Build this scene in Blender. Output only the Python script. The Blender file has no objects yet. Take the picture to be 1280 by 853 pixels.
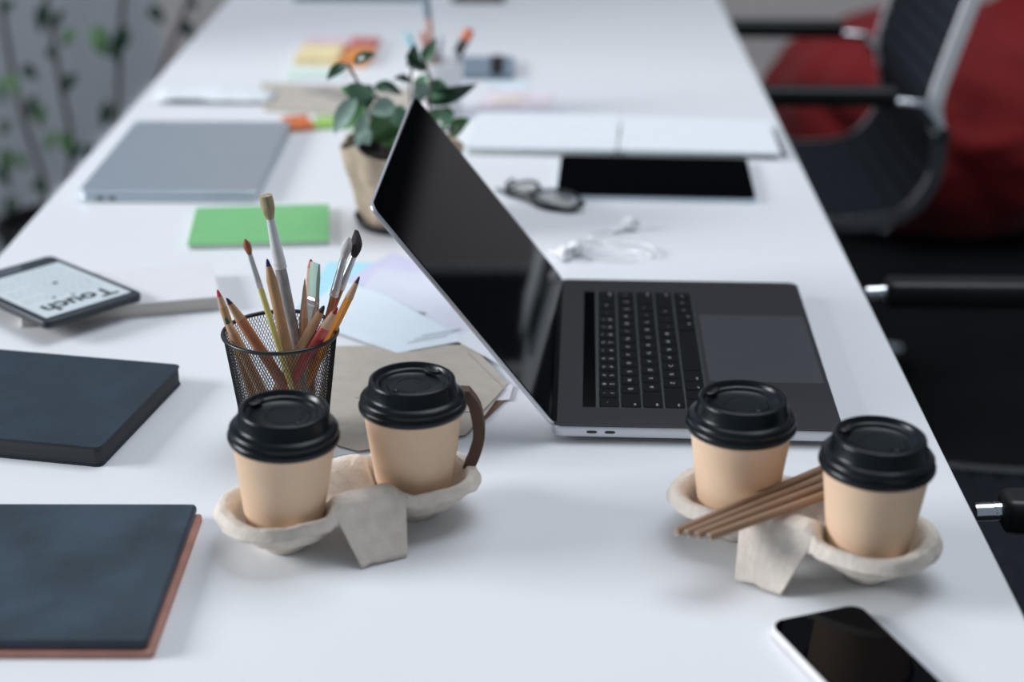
import bpy, bmesh, math, random
from mathutils import Vector, Matrix, noise
random.seed(7)
SC = bpy.context.scene
COL = SC.collection
PI = math.pi
T = 0.74            # height of the table top

# ------------------------------------------------------------------ camera
pitch, roll, yaw = 0.3904, 0.0019, 0.0166
cd = bpy.data.cameras.new('camera'); cam = bpy.data.objects.new('camera', cd); COL.objects.link(cam)
cd.sensor_width = 36; cd.lens = 2114 / 1280 * 36; cd.clip_start = 0.05; cd.clip_end = 60
fw = Vector((0, math.cos(pitch), -math.sin(pitch))); rt = Vector((1, 0, 0)); up = Vector((0, math.sin(pitch), math.cos(pitch)))
r2 = math.cos(roll) * rt + math.sin(roll) * up; u2 = -math.sin(roll) * rt + math.cos(roll) * up
Mx = Matrix((r2, u2, -fw)).transposed().to_4x4()
cam.matrix_world = Matrix.Translation((0, 0, T + 0.611)) @ Matrix.Rotation(yaw, 4, 'Z') @ Mx
cd.dof.use_dof = True; cd.dof.focus_distance = 1.36; cd.dof.aperture_fstop = 3.0
SC.camera = cam

# ------------------------------------------------------------------ light
wd = bpy.data.worlds.new('world'); SC.world = wd; wd.use_nodes = True
bg = wd.node_tree.nodes['Background']; bg.inputs[0].default_value = (0.72, 0.86, 1.0, 1); bg.inputs[1].default_value = 0.22


def area(name, loc, target, sx, sy, power, color):
    l = bpy.data.lights.new(name, 'AREA'); l.shape = 'RECTANGLE'; l.size = sx; l.size_y = sy; l.energy = power; l.color = color
    o = bpy.data.objects.new(name, l); COL.objects.link(o); o.location = loc
    d = Vector(target) - Vector(loc); o.rotation_euler = d.to_track_quat('-Z', 'Y').to_euler()
    return o


area('window_daylight', (-8.5, 1.0, 4.0), (0.0, 1.4, 0.7), 3.4, 2.4, 840, (0.93, 0.96, 1.0))
area('overhead_fill', (0.6, 2.6, 4.8), (0.3, 1.8, 0.7), 3.4, 2.6, 112, (0.88, 0.93, 1.0))  # soft overhead fill, added to even out the light on the table
SC.view_settings.view_transform = 'Standard'; SC.view_settings.look = 'None'; SC.view_settings.gamma = 1
SC.view_settings.exposure = 0.0
SC.view_settings.use_curve_mapping = False

# ------------------------------------------------------------------ materials
MC = {}


def mat(name, col, rough=0.5, metal=0.0, spec=0.5, var=0.06, scale=40, bump=0.0, bscale=200, coat=0.0, trans=0.0, sheen=0.0, stretch=None, wave=None):
    if name in MC: return MC[name]
    m = bpy.data.materials.new(name); m.use_nodes = True; nt = m.node_tree; N = nt.nodes; L = nt.links
    p = N['Principled BSDF']
    p.inputs['Roughness'].default_value = rough; p.inputs['Metallic'].default_value = metal
    p.inputs['Specular IOR Level'].default_value = spec
    p.inputs['Coat Weight'].default_value = coat; p.inputs['Transmission Weight'].default_value = trans
    p.inputs['Sheen Weight'].default_value = sheen
    tc = N.new('ShaderNodeTexCoord'); src = tc.outputs['Object']
    if stretch:
        mp = N.new('ShaderNodeMapping'); mp.inputs['Scale'].default_value = stretch; L.new(src, mp.inputs[0]); src = mp.outputs[0]
    nz = N.new('ShaderNodeTexNoise'); nz.inputs['Scale'].default_value = scale; nz.inputs['Detail'].default_value = 4; L.new(src, nz.inputs['Vector'])
    rp = N.new('ShaderNodeValToRGB'); e = rp.color_ramp.elements
    e[0].position = 0.3; e[1].position = 0.7
    e[0].color = [max(0, c * (1 - var)) for c in col] + [1]; e[1].color = [min(1, c * (1 + var)) for c in col] + [1]
    L.new(nz.outputs['Fac'], rp.inputs[0]); L.new(rp.outputs[0], p.inputs['Base Color'])
    if bump:
        if wave:
            b = N.new('ShaderNodeTexWave'); b.inputs['Scale'].default_value = bscale; b.bands_direction = wave; L.new(src, b.inputs['Vector']); bo = b.outputs['Fac']
        else:
            b = N.new('ShaderNodeTexNoise'); b.inputs['Scale'].default_value = bscale; b.inputs['Detail'].default_value = 6; L.new(src, b.inputs['Vector']); bo = b.outputs['Fac']
        bp = N.new('ShaderNodeBump'); bp.inputs['Strength'].default_value = bump; bp.inputs['Distance'].default_value = 0.001
        L.new(bo, bp.inputs['Height']); L.new(bp.outputs[0], p.inputs['Normal'])
    MC[name] = m
    return m


M_table = mat('white_laminate', (0.81, 0.82, 0.84), 0.38, spec=0.4, var=0.01, scale=3)
M_rail = mat('highlit_rail', (0.92, 0.93, 0.95), 0.32, metal=0.2, var=0.02)  # near-white colour carries the chrome highlight along the back rail
M_dimchrome = mat('dimmed_chrome', (0.55, 0.56, 0.60), 0.25, metal=1.0, var=0.02)  # same frame, colour darkened where its reflections look dim
M_board = mat('dark_board', (0.012, 0.013, 0.015), 0.7, spec=0.1, var=0.2)
M_edge = mat('white_edge_band', (0.86, 0.87, 0.88), 0.5, var=0.01)
M_floor = mat('dark_floor', (0.006, 0.0065, 0.008), 0.8, spec=0.1, var=0.3, scale=3)
M_wallg = mat('grey_wall', (0.80, 0.86, 0.92), 0.9, var=0.08, scale=2, bump=0.1)
M_wallb = mat('pale_wall', (0.90, 0.82, 0.79), 0.9, var=0.03, scale=2, bump=0.1)
M_lid = mat('black_lid_plastic', (0.003, 0.006, 0.009), 0.28, spec=0.32, var=0.1, bump=0.05, bscale=300)
M_cup = mat('kraft_cup_paper', (0.82, 0.59, 0.41), 0.75, spec=0.2, var=0.03, scale=60, bump=0.04, bscale=400)
M_pulp = mat('moulded_pulp', (0.76, 0.68, 0.60), 0.95, spec=0.1, var=0.10, scale=90, bump=0.8, bscale=420)
M_steel = mat('brushed_steel', (0.62, 0.63, 0.65), 0.28, metal=1.0, var=0.05)
M_chrome = mat('chrome', (0.8, 0.82, 0.85), 0.12, metal=1.0, var=0.02)
M_wire = mat('black_wire', (0.012, 0.012, 0.014), 0.35, spec=0.5, var=0.1)
M_space = mat('space_grey_aluminium', (0.034, 0.033, 0.038), 0.45, metal=0.3, var=0.02)
M_pad = mat('trackpad_glass', (0.085, 0.083, 0.094), 0.35, metal=0.25, var=0.02)
M_alu = mat('silver_aluminium', (0.64, 0.71, 0.78), 0.33, metal=0.85, var=0.02)
M_side = mat('laptop_side_metal', (0.60, 0.61, 0.65), 0.3, metal=0.7, var=0.02)
M_glass = mat('black_screen_glass', (0.002, 0.002, 0.003), 0.04, spec=0.08, var=0.05)
M_tabglass = mat('black_tablet_glass', (0.002, 0.002, 0.003), 0.12, spec=0.06, var=0.05)
M_key = mat('black_key', (0.003, 0.004, 0.006), 0.5, spec=0.15, var=0.1)
M_well = mat('key_well', (0.045, 0.052, 0.058), 0.5, var=0.1)
M_legend = mat('key_legend_print', (0.75, 0.78, 0.8), 0.6, var=0.02)
M_leather = mat('black_leatherette', (0.014, 0.027, 0.044), 0.5, spec=0.42, var=0.25, scale=25, bump=0.5, bscale=350)  # blue in the black stands for reflected sky
M_leather2 = mat('worn_black_leatherette', (0.022, 0.040, 0.060), 0.52, spec=0.48, var=0.5, scale=16, bump=0.6, bscale=260)  # base colour also tinted blue for the sky reflection
M_pages = mat('black_page_block', (0.035, 0.038, 0.045), 0.8, var=0.4, scale=3, stretch=(1, 1, 400))
M_redpage = mat('salmon_page_edge', (0.50, 0.24, 0.19), 0.75, var=0.15, scale=40)
M_white = mat('white_paper', (0.76, 0.79, 0.82), 0.85, spec=0.2, var=0.02)
M_bookp = mat('cream_page_edges', (0.66, 0.62, 0.56), 0.85, var=0.12, scale=3, stretch=(1, 1, 300))
M_bookc = mat('off_white_cover', (0.76, 0.74, 0.76), 0.7, var=0.02)
M_paleblue = mat('pale_blue_paper', (0.74, 0.82, 0.87), 0.85, spec=0.2, var=0.02)
M_lav = mat('pale_lavender_paper', (0.66, 0.64, 0.80), 0.85, spec=0.2, var=0.02)
M_lilac = mat('pale_grey_lilac_paper', (0.70, 0.71, 0.80), 0.85, spec=0.2, var=0.02)
M_cyan = mat('light_cyan_paper', (0.45, 0.76, 0.85), 0.85, spec=0.2, var=0.02)
M_ink = mat('grey_print', (0.30, 0.33, 0.36), 0.8, var=0.05)
M_inkd = mat('dark_print', (0.02, 0.025, 0.03), 0.8, var=0.05)
M_inkl = mat('faint_grey_print', (0.40, 0.44, 0.48), 0.8, var=0.1)
M_kraft = mat('kraft_paper', (0.50, 0.45, 0.39), 0.9, spec=0.15, var=0.06, scale=60, bump=0.2, bscale=300)
M_kraftd = mat('brown_kraft_paper', (0.22, 0.13, 0.085), 0.9, spec=0.15, var=0.08)
M_green = mat('green_cover', (0.20, 0.52, 0.21), 0.6, var=0.03)
M_gpage = mat('white_page_block', (0.75, 0.76, 0.75), 0.8, var=0.05)
M_erbody = mat('dark_slate_plastic', (0.018, 0.026, 0.034), 0.42, spec=0.5, var=0.05)
M_ink_screen = mat('electronic_paper_screen', (0.62, 0.68, 0.71), 0.5, spec=0.3, var=0.01)
M_badge = mat('grey_lettering', (0.28, 0.32, 0.36), 0.5, var=0.05)
M_natwood = mat('natural_wood', (0.50, 0.30, 0.17), 0.6, spec=0.3, var=0.18, scale=30, stretch=(8, 8, 1))
M_redwood = mat('reddish_wood', (0.42, 0.17, 0.09), 0.55, spec=0.35, var=0.2, scale=30, stretch=(8, 8, 1))
M_conewood = mat('sharpened_wood', (0.62, 0.40, 0.26), 0.7, var=0.12, scale=60)
M_straw = mat('brown_paper_straw', (0.32, 0.19, 0.115), 0.7, var=0.12, scale=30, stretch=(1, 1, .2))
M_strip = mat('dark_brown_paper', (0.115, 0.065, 0.045), 0.7, var=0.15, scale=40)
M_strawin = mat('pale_straw_lining', (0.75, 0.72, 0.66), 0.8, var=0.04)
M_red = mat('red_lacquer', (0.55, 0.06, 0.06), 0.35, var=0.05, coat=0.3)
M_orange = mat('orange_lacquer', (0.80, 0.30, 0.03), 0.35, var=0.05, coat=0.3)
M_yellow = mat('yellow_lacquer', (0.68, 0.58, 0.18), 0.4, var=0.06, coat=0.2)
M_whitewood = mat('whitewashed_handle', (0.72, 0.73, 0.74), 0.6, var=0.1, scale=40)
M_greywood = mat('weathered_grey_handle', (0.33, 0.33, 0.34), 0.65, var=0.35, scale=60, stretch=(4, 4, 1))
M_bristle = mat('pale_hog_bristle', (0.52, 0.43, 0.27), 0.8, var=0.35, scale=60, stretch=(10, 10, .6), bump=0.9, bscale=500)
M_brbrown = mat('sable_bristle', (0.34, 0.11, 0.05), 0.6, var=0.3, scale=60, stretch=(10, 10, .6))
M_brdark = mat('dark_bristle', (0.04, 0.025, 0.03), 0.7, var=0.3, scale=60, stretch=(10, 10, .6), bump=0.8, bscale=500)
M_brgrey = mat('grey_white_bristle', (0.55, 0.53, 0.53), 0.8, var=0.2, scale=60, stretch=(10, 10, .6))
M_brgreen = mat('pale_green_bristle', (0.36, 0.52, 0.46), 0.6, var=0.15, scale=60, stretch=(10, 10, .6))
def lead(n, c): return mat('lead_' + n, c, 0.5, var=0.1)
M_leaf = [mat('dark_green_leaf', (0.014, 0.052, 0.026), 0.28, spec=0.6, var=0.3, scale=30),
          mat('mid_green_leaf', (0.070, 0.180, 0.060), 0.4, spec=0.5, var=0.2, scale=30),
          mat('silvery_green_leaf', (0.10, 0.21, 0.12), 0.25, spec=0.9, var=0.25, scale=30),
          mat('pale_sheen_leaf', (0.28, 0.40, 0.33), 0.25, spec=0.9, var=0.2, scale=30)]  # pale tone puts leaf highlights into the colour
M_leafb = mat('bright_green_leaf', (0.10, 0.22, 0.075), 0.5, var=0.25, scale=30)
M_stem = mat('purple_brown_stem', (0.10, 0.06, 0.065), 0.7, var=0.2)
M_branch = mat('brown_branch', (0.20, 0.15, 0.14), 0.8, var=0.2)
M_soil = mat('black_soil', (0.012, 0.010, 0.009), 0.95, var=0.4, bump=1, bscale=150)
M_burlap = mat('tan_wrapping_paper', (0.46, 0.36, 0.27), 0.9, var=0.25, scale=25, bump=0.6, bscale=120)
M_blackp = mat('black_plastic', (0.008, 0.008, 0.010), 0.4, var=0.1)
M_mesh = mat('black_ribbed_mesh_fabric', (0.014, 0.017, 0.024), 0.75, spec=0.18, var=0.2, scale=40)
M_bag = mat('dark_red_fabric', (0.26, 0.016, 0.018), 0.8, spec=0.2, var=0.25, scale=6, bump=0.6, bscale=60, sheen=0.1)
M_earwhite = mat('white_plastic', (0.86, 0.86, 0.87), 0.3, var=0.01)
M_frame = mat('dark_acetate', (0.015, 0.02, 0.026), 0.3, var=0.1)
M_phonew = mat('pale_phone_frame', (0.82, 0.80, 0.79), 0.35, metal=0.1, var=0.01)

# ------------------------------------------------------------------ helpers
def children(o): return [c for c in COL.objects if c.parent == o]


def tag(o, label, cat, group=None, kind=None):
    o['label'] = label; o['category'] = cat
    if group: o['group'] = group
    if kind: o['kind'] = kind
    return o


def thing(name, label, cat, loc=(0, 0, 0), rz=0.0, group=None):
    o = bpy.data.objects.new(name, None); COL.objects.link(o); o.location = loc; o.rotation_euler = (0, 0, rz); o.empty_display_size = 0.02
    return tag(o, label, cat, group)


def obj(name, bm, m, parent=None, smooth=True, label=None, loc=None):
    bmesh.ops.recalc_face_normals(bm, faces=bm.faces)
    me = bpy.data.meshes.new(name); bm.to_mesh(me); bm.free()
    for mm in (m if isinstance(m, (list, tuple)) else [m]): me.materials.append(mm)
    if smooth:
        me.set_sharp_from_angle(angle=math.radians(38))
        for p in me.polygons: p.use_smooth = len(p.vertices) <= 8     # big flat caps stay flat
    o = bpy.data.objects.new(name, me); COL.objects.link(o)
    if parent: o.parent = parent
    if loc: o.location = loc
    if label: o['label'] = label
    return o


def struct(name, bm, m):
    o = obj(name, bm, m, smooth=False); o['kind'] = 'structure'; return o


def box(bm, x0, x1, y0, y1, z0, z1):
    v = [bm.verts.new(c) for c in ((x0, y0, z0), (x1, y0, z0), (x1, y1, z0), (x0, y1, z0), (x0, y0, z1), (x1, y0, z1), (x1, y1, z1), (x0, y1, z1))]
    for f in ((3, 2, 1, 0), (4, 5, 6, 7), (0, 1, 5, 4), (1, 2, 6, 5), (2, 3, 7, 6), (3, 0, 4, 7)): bm.faces.new([v[i] for i in f])
    return v


def rloop(x0, x1, y0, y1, r, n=6):
    pts = []
    for cx, cy, a0 in ((x1 - r, y1 - r, 0), (x0 + r, y1 - r, 90), (x0 + r, y0 + r, 180), (x1 - r, y0 + r, 270)):
        for i in range(n + 1):
            a = math.radians(a0 + 90 * i / n); pts.append((cx + r * math.cos(a), cy + r * math.sin(a)))
    return pts


def stack(bm, loops, cap0=True, cap1=True, mi=None):
    """join a list of closed 3-D loops of equal length"""
    vs = [[bm.verts.new(p) for p in lp] for lp in loops]; n = len(vs[0])
    for k in range(len(vs) - 1):
        a, b = vs[k], vs[k + 1]
        for i in range(n):
            f = bm.faces.new((a[i], a[(i + 1) % n], b[(i + 1) % n], b[i]))
            if mi is not None: f.material_index = mi
    for flag, l in ((cap0, vs[0]), (cap1, vs[-1])):
        if flag:
            f = bm.faces.new(l)
            if mi is not None: f.material_index = mi
    return vs


def rbox(bm, x0, x1, y0, y1, z0, z1, r=0.004, bev=0.001, n=6, seg=2):
    """slab with rounded plan corners and rounded top and bottom edges"""
    L = []
    bev = min(bev, (z1 - z0) / 2.01)
    for k in range(seg + 1):
        a = PI / 2 * k / seg; i = bev * (1 - math.sin(a)); z = z0 + bev * (1 - math.cos(a))
        L.append([(x, y, z) for x, y in rloop(x0 + i, x1 - i, y0 + i, y1 - i, max(r - i, 0.0002), n)])
    for k in range(seg + 1):
        a = PI / 2 * k / seg; i = bev * (1 - math.cos(a)); z = z1 - bev * (1 - math.sin(a))
        L.append([(x, y, z) for x, y in rloop(x0 + i, x1 - i, y0 + i, y1 - i, max(r - i, 0.0002), n)])
    stack(bm, L)


def lathe(bm, prof, n=48, c=(0, 0), cap0=True, cap1=True):
    L = [[(c[0] + r * math.cos(2 * PI * i / n), c[1] + r * math.sin(2 * PI * i / n), z) for i in range(n)] for r, z in prof]
    stack(bm, L, cap0, cap1)


def tube(bm, pts, rad, n=8, closed=False, caps=True):
    pts = [Vector(p) for p in pts]; m = len(pts)
    rads = rad if isinstance(rad, (list, tuple)) else [rad] * m
    prev = None; L = []
    for i, p in enumerate(pts):
        a = pts[(i - 1) % m] if (closed or i > 0) else p
        b = pts[(i + 1) % m] if (closed or i < m - 1) else p
        t = (b - a).normalized()
        if prev is None:
            h = Vector((0, 0, 1)) if abs(t.z) < 0.9 else Vector((1, 0, 0))
            nx = t.cross(h).normalized()
        else:
            nx = (prev - t * prev.dot(t)).normalized()
        prev = nx; ny = t.cross(nx)
        L.append([tuple(p + rads[i] * (math.cos(2 * PI * k / n) * nx + math.sin(2 * PI * k / n) * ny)) for k in range(n)])
    if closed:
        vs = [[bm.verts.new(q) for q in lp] for lp in L]
        for k in range(m):
            a, b = vs[k], vs[(k + 1) % m]
            for i in range(n): bm.faces.new((a[i], a[(i + 1) % n], b[(i + 1) % n], b[i]))
    else: stack(bm, L, caps, caps)


def smooth_path(pts, k=6):
    P = [Vector(p) for p in pts]; out = []
    for i in range(len(P) - 1):
        p0 = P[max(i - 1, 0)]; p1 = P[i]; p2 = P[i + 1]; p3 = P[min(i + 2, len(P) - 1)]
        for j in range(k):
            t = j / k
            out.append(0.5 * ((2 * p1) + (-p0 + p2) * t + (2 * p0 - 5 * p1 + 4 * p2 - p3) * t * t + (-p0 + 3 * p1 - 3 * p2 + p3) * t ** 3))
    out.append(P[-1]); return out


def quad_sheet(bm, pts, z, th=0.0004):
    """sheet given by its plan corners (counter-clockwise)"""
    b = [bm.verts.new((x, y, z)) for x, y in pts]; t = [bm.verts.new((x, y, z + th)) for x, y in pts]; n = len(b)
    bm.faces.new(b[::-1]); bm.faces.new(t)
    for i in range(n): bm.faces.new((b[i], b[(i + 1) % n], t[(i + 1) % n], t[i]))


def rect(cx, cy, w, l, a):
    c, s = math.cos(a), math.sin(a)
    return [(cx + c * u - s * v, cy + s * u + c * v) for u, v in ((-w / 2, -l / 2), (w / 2, -l / 2), (w / 2, l / 2), (-w / 2, l / 2))]


_tc = {}
def text_mesh(s, size, extr=0.0, bold=False):
    cu = bpy.data.curves.new('t', 'FONT'); cu.body = s; cu.size = size; cu.align_x = 'CENTER'; cu.align_y = 'CENTER'; cu.extrude = extr; cu.resolution_u = 3
    if bold: cu.offset = size * 0.03
    o = bpy.data.objects.new('t', cu); COL.objects.link(o)
    dg = bpy.context.evaluated_depsgraph_get(); me = bpy.data.meshes.new_from_object(o.evaluated_get(dg))
    bpy.data.objects.remove(o); bpy.data.curves.remove(cu)
    return me


def add_text(bm, s, size, mtx, bold=False):
    me = text_mesh(s, size, 0.00003, bold); me.transform(mtx); bm.from_mesh(me); bpy.data.meshes.remove(me)


def copy_tree(o, parent=None):
    c = o.copy(); COL.objects.link(c); c.parent = parent
    for ch in children(o): copy_tree(ch, c)
    return c


# ------------------------------------------------------------------ setting
bm = bmesh.new(); box(bm, -2.2, 3.2, -1.5, 5.4, -0.05, 0); struct('floor', bm, M_floor)
bm = bmesh.new(); box(bm, -1.30, -1.20, 2.6, 5.3, 0, 2.7); struct('wall_left', bm, M_wallg)
bm = bmesh.new(); box(bm, -1.30, 3.2, 5.3, 5.4, 0, 2.7); struct('wall_back', bm, M_wallb)
bm = bmesh.new(); box(bm, -1.2, -1.188, 2.6, 5.3, 0, 0.09); struct('baseboard_left', bm, M_edge)
bm = bmesh.new(); box(bm, -1.188, 3.2, 5.288, 5.3, 0, 0.09); struct('baseboard_back', bm, M_edge)

bm = bmesh.new(); box(bm, -0.3, 2.9, 5.27, 5.30, 1.03, 2.6); struct('added_board_1', bm, M_board)  # unseen dark board, added to give the laptop screen black reflections

# ------------------------------------------------------------------ table
tb = thing('work_table', 'long white laminate office table carrying everything in the picture', 'table', (-0.125, 2.2, 0))
hx = 0.4575
bm = bmesh.new(); rbox(bm, -hx, hx, -1.75, 1.72, T - 0.028, T, 0.004, 0.0012); obj('tabletop', bm, M_table, tb)
for sx in (-1, 1):
    for sy in (-1.55, 1.55):
        bm = bmesh.new(); rbox(bm, sx * 0.37 - 0.025, sx * 0.37 + 0.025, sy - 0.025, sy + 0.025, 0.0, T - 0.028, 0.004, 0.001); obj('leg', bm, M_edge, tb)
bm = bmesh.new(); box(bm, -0.345, 0.345, -1.56, -1.54, T - 0.09, T - 0.028); box(bm, -0.345, 0.345, 1.54, 1.56, T - 0.09, T - 0.028); obj('frame_rail', bm, M_edge, tb, False)

# ------------------------------------------------------------------ cups and carriers
def make_tray(name, label, loc, rz):
    """moulded pulp two-cup carrier; long axis = local x"""
    d = 0.053; LR = 0.049; NU, NV = 150, 84
    bm = bmesh.new(); rnd = random.Random(len(label))
    off = Vector((rnd.random() * 9, rnd.random() * 9, 0))
    L = d + LR
    def half(u):
        a = abs(u)
        lobe = (max(0.0, 1 - (abs(a - d) / LR) ** 2.4)) ** (1 / 2.4) * 0.0460 if a > d - LR else 0
        if a > 0.028: return max(lobe, 0.0005)
        flap = 0.060 if a < 0.018 else 0.060 - (a - 0.018) / 0.010 * 0.022
        return max(flap, 0.038)
    def ss(a, b, x):
        t = min(1, max(0, (x - a) / (b - a))); return t * t * (3 - 2 * t)
    def hgt(u, v):
        a = abs(u); V = half(u)
        r = ((abs(a - d)) ** 2.5 + abs(v) ** 2.5) ** (1 / 2.5)
        pocket = 0.0012 + 0.0118 * ss(0.013, 0.0215, r) + 0.0230 * ss(0.0270, 0.0395, r)
        z = pocket
        if a < 0.036:
            w = ss(0.036, 0.020, a) if False else 1 - ss(0.018, 0.036, a)
            mid = 0.0400 - 0.012 * math.exp(-(v / 0.012) ** 2) + 0.004 * math.exp(-((abs(v) - 0.026) / 0.010) ** 2)
            z = z * (1 - w) + mid * w
        if a < 0.029 and abs(v) > 0.036:
            z = z - (abs(v) - 0.036) / 0.024 * 0.0385
        edge = (V - abs(v))
        rim_d = LR - ((abs(a - d)) ** 2.4 + abs(v * LR / 0.046) ** 2.4) ** (1 / 2.4)
        if a >= 0.029: z -= 0.0075 * (1 - ss(0, 0.0045, rim_d)) if rim_d < 0.0045 else 0
        z += 0.0009 * noise.noise(Vector((u, v, 0)) * 60 + off) + 0.0004 * noise.noise(Vector((u, v, 0)) * 220 + off)
        return max(z, 0.0012)
    rows = []
    for i in range(NU + 1):
        s = -1 + 2 * i / NU; u = L * math.sin(s * PI / 2) if False else L * (s * 0.86 + 0.14 * s ** 5) * (1.0)
        u = max(-L + 1e-4, min(L - 1e-4, u)); V = half(u)
        V += 0.0008 * noise.noise(Vector((u * 130, 3, 1)) + off)
        row = []
        for j in range(NV + 1):
            t = -1 + 2 * j / NV; v = V * t
            row.append(bm.verts.new((u, v, hgt(u, v))))
        rows.append(row)
    for i in range(NU):
        for j in range(NV): bm.faces.new((rows[i][j], rows[i + 1][j], rows[i + 1][j + 1], rows[i][j + 1]))
    o = obj(name, bm, M_pulp)
    sm = o.modifiers.new('s', 'SOLIDIFY'); sm.thickness = 0.0018; sm.offset = 1
    o.location = loc; o.rotation_euler = (0, 0, rz)
    tag(o, label, 'cup carrier', 'moulded pulp cup carriers')
    return o


C1 = (-0.1840, 1.088); C2 = (-0.0925, 1.140); C3 = (0.1475, 1.111); C4 = (0.2330, 1.051)
def tray_pose(a, b):
    return ((a[0] + b[0]) / 2, (a[1] + b[1]) / 2, T + 0.0002), math.atan2(b[1] - a[1], b[0] - a[0])
l1, r1 = tray_pose(C1, C2); l2, r2_ = tray_pose(C3, C4)
make_tray('cup_carrier', 'grey pulp carrier on the left, holding two cups in front of the pencil cup', l1, r1)
make_tray('cup_carrier', 'grey pulp carrier on the right, with brown straws lying across it', l2, r2_)


def make_cup(label, loc, tilt=(0, 0), spin=0.0):
    t = thing('coffee_cup', label, 'cup', loc, 0, 'paper cups with black lids'); t.scale = (0.965,) * 3; t.rotation_euler = (tilt[0], tilt[1], spin)
    bm = bmesh.new()
    lathe(bm, [(0.0265, 0.004), (0.0268, 0.0), (0.0283, 0.0), (0.0388, 0.082), (0.0394, 0.083), (0.0380, 0.0835), (0.0372, 0.082), (0.0272, 0.006), (0.0, 0.006)], 64, cap0=False, cap1=False)
    obj('cup_body', bm, M_cup, t)
    bm = bmesh.new()   # seam of the paper sleeve
    L = []
    for k in range(2):
        z = 0.001 + 0.080 * k; r = 0.02845 + 0.0102 * k
        L.append([((r + dr) * math.cos(a), (r + dr) * math.sin(a), z) for a, dr in ((-1.05, 0.0), (-1.05, 0.00035), (-0.98, 0.00035), (-0.98, 0.0))])
    stack(bm, L); obj('seam', bm, M_cup, t)
    bm = bmesh.new()
    lathe(bm, [(0.0386, 0.0765), (0.0396, 0.0755), (0.0408, 0.0762), (0.0416, 0.0782), (0.0416, 0.0800), (0.0406, 0.0816), (0.0397, 0.0822),
               (0.0397, 0.0826), (0.0403, 0.0836), (0.0403, 0.0856), (0.0390, 0.0874), (0.0362, 0.0886), (0.0352, 0.0892), (0.0345, 0.0905),
               (0.0332, 0.0990), (0.0328, 0.1002), (0.0316, 0.1010), (0.0302, 0.1010), (0.0292, 0.1002), (0.0286, 0.0985), (0.0278, 0.0976),
               (0.0262, 0.0974), (0.0250, 0.0966), (0.0243, 0.0952), (0.0232, 0.0946), (0.0140, 0.0944), (0.0135, 0.0948), (0.0128, 0.0948), (0.0124, 0.0944), (0.0, 0.0944)], 72, cap0=False, cap1=False)
    obj('lid', bm, M_lid, t)
    lid = [c for c in children(t) if c.name.startswith('lid')][0]
    bm = bmesh.new()      # sip opening on the rim of the lid
    L = [[(0.0262 * 1 + 0.0032 * math.cos(a) * s, 0.0062 * math.sin(a) * s, z) for a in [2 * PI * i / 20 for i in range(20)]] for s, z in ((1.25, 0.0970), (1.2, 0.0988), (1.0, 0.0992), (0.8, 0.0982))]
    stack(bm, L, True, True); obj('sip_hole', bm, M_blackp, lid)
    bm = bmesh.new()      # raised dimple and embossed lettering dots around the well
    for k in range(26):
        a = 2.2 + 1.9 * k / 25
        box(bm, 0.0192 * math.cos(a) - 0.0004, 0.0192 * math.cos(a) + 0.0004, 0.0192 * math.sin(a) - 0.0003 - 0.0004 * (k % 3), 0.0192 * math.sin(a) + 0.0004, 0.0944, 0.0948)
    obj('embossing', bm, M_lid, lid, False)
    bm = bmesh.new(); lathe(bm, [(0.0022, 0.0943), (0.0022, 0.0956), (0.0014, 0.0962), (0.0, 0.0962)], 16, c=(-0.016, 0.004), cap1=False); obj('dimple', bm, M_lid, lid)
    return t


make_cup('kraft coffee cup with black lid, leftmost cup, nearest the black notebook', (*C1, T + 0.0145), (0.0, -0.055), 2.6)
make_cup('kraft coffee cup with black lid standing before the kraft paper, right of the pencils', (*C2, T + 0.0145), (0, 0.0), 1.0)
make_cup('kraft coffee cup with black lid in front of the open laptop keyboard, behind the straws', (*C3, T + 0.0145), (0, 0.0), 2.5)
make_cup('kraft coffee cup with black lid, rightmost cup, nearest the table edge', (*C4, T + 0.0145), (0.0, -0.02), 2.5)

# straws across the right carrier
def make_straw(label, a, b):
    A, B = Vector(a), Vector(b); d = B - A
    t = thing('paper_straw', label, 'straw', A, 0, 'brown straws on the right carrier'); t.rotation_euler = d.to_track_quat('Z', 'Y').to_euler()
    bm = bmesh.new(); r = 0.0031; l = d.length
    lathe(bm, [(r, 0), (r, l * .5), (r, l), (r - 0.0007, l), (r - 0.0007, l * .5), (r - 0.0007, 0), (r, 0)], 16, cap0=False, cap1=False); obj('tube', bm, M_straw, t)
    bm = bmesh.new(); lathe(bm, [(r - 0.00075, 0.0001), (r - 0.00075, 0.006), (r - 0.0010, 0.006), (r - 0.0010, 0.0001), (r - 0.00075, 0.0001)], 16, cap0=False, cap1=False); obj('lining', bm, M_strawin, t, label='pale lining at the open end')
zs = T + 0.046
SL = ['backmost of the four brown straws lying across the right carrier', 'second from the back of the four brown straws on the right carrier',
      'third from the back of the four brown straws on the right carrier', 'frontmost of the four brown straws lying across the right carrier']
STR = [((0.0960, 1.0290, T + .046), (0.212, 1.1180, T + .052)), ((0.1030, 1.0270, T + .046), (0.2110, 1.1040, T + .052)), ((0.1100, 1.0250, T + .046), (0.2090, 1.0910, T + .052)), ((0.1180, 1.0225, T + .046), (0.2045, 1.0745, T + .052))]
for lb, (a, b) in zip(SL, STR): make_straw(lb, a, b)

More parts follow.
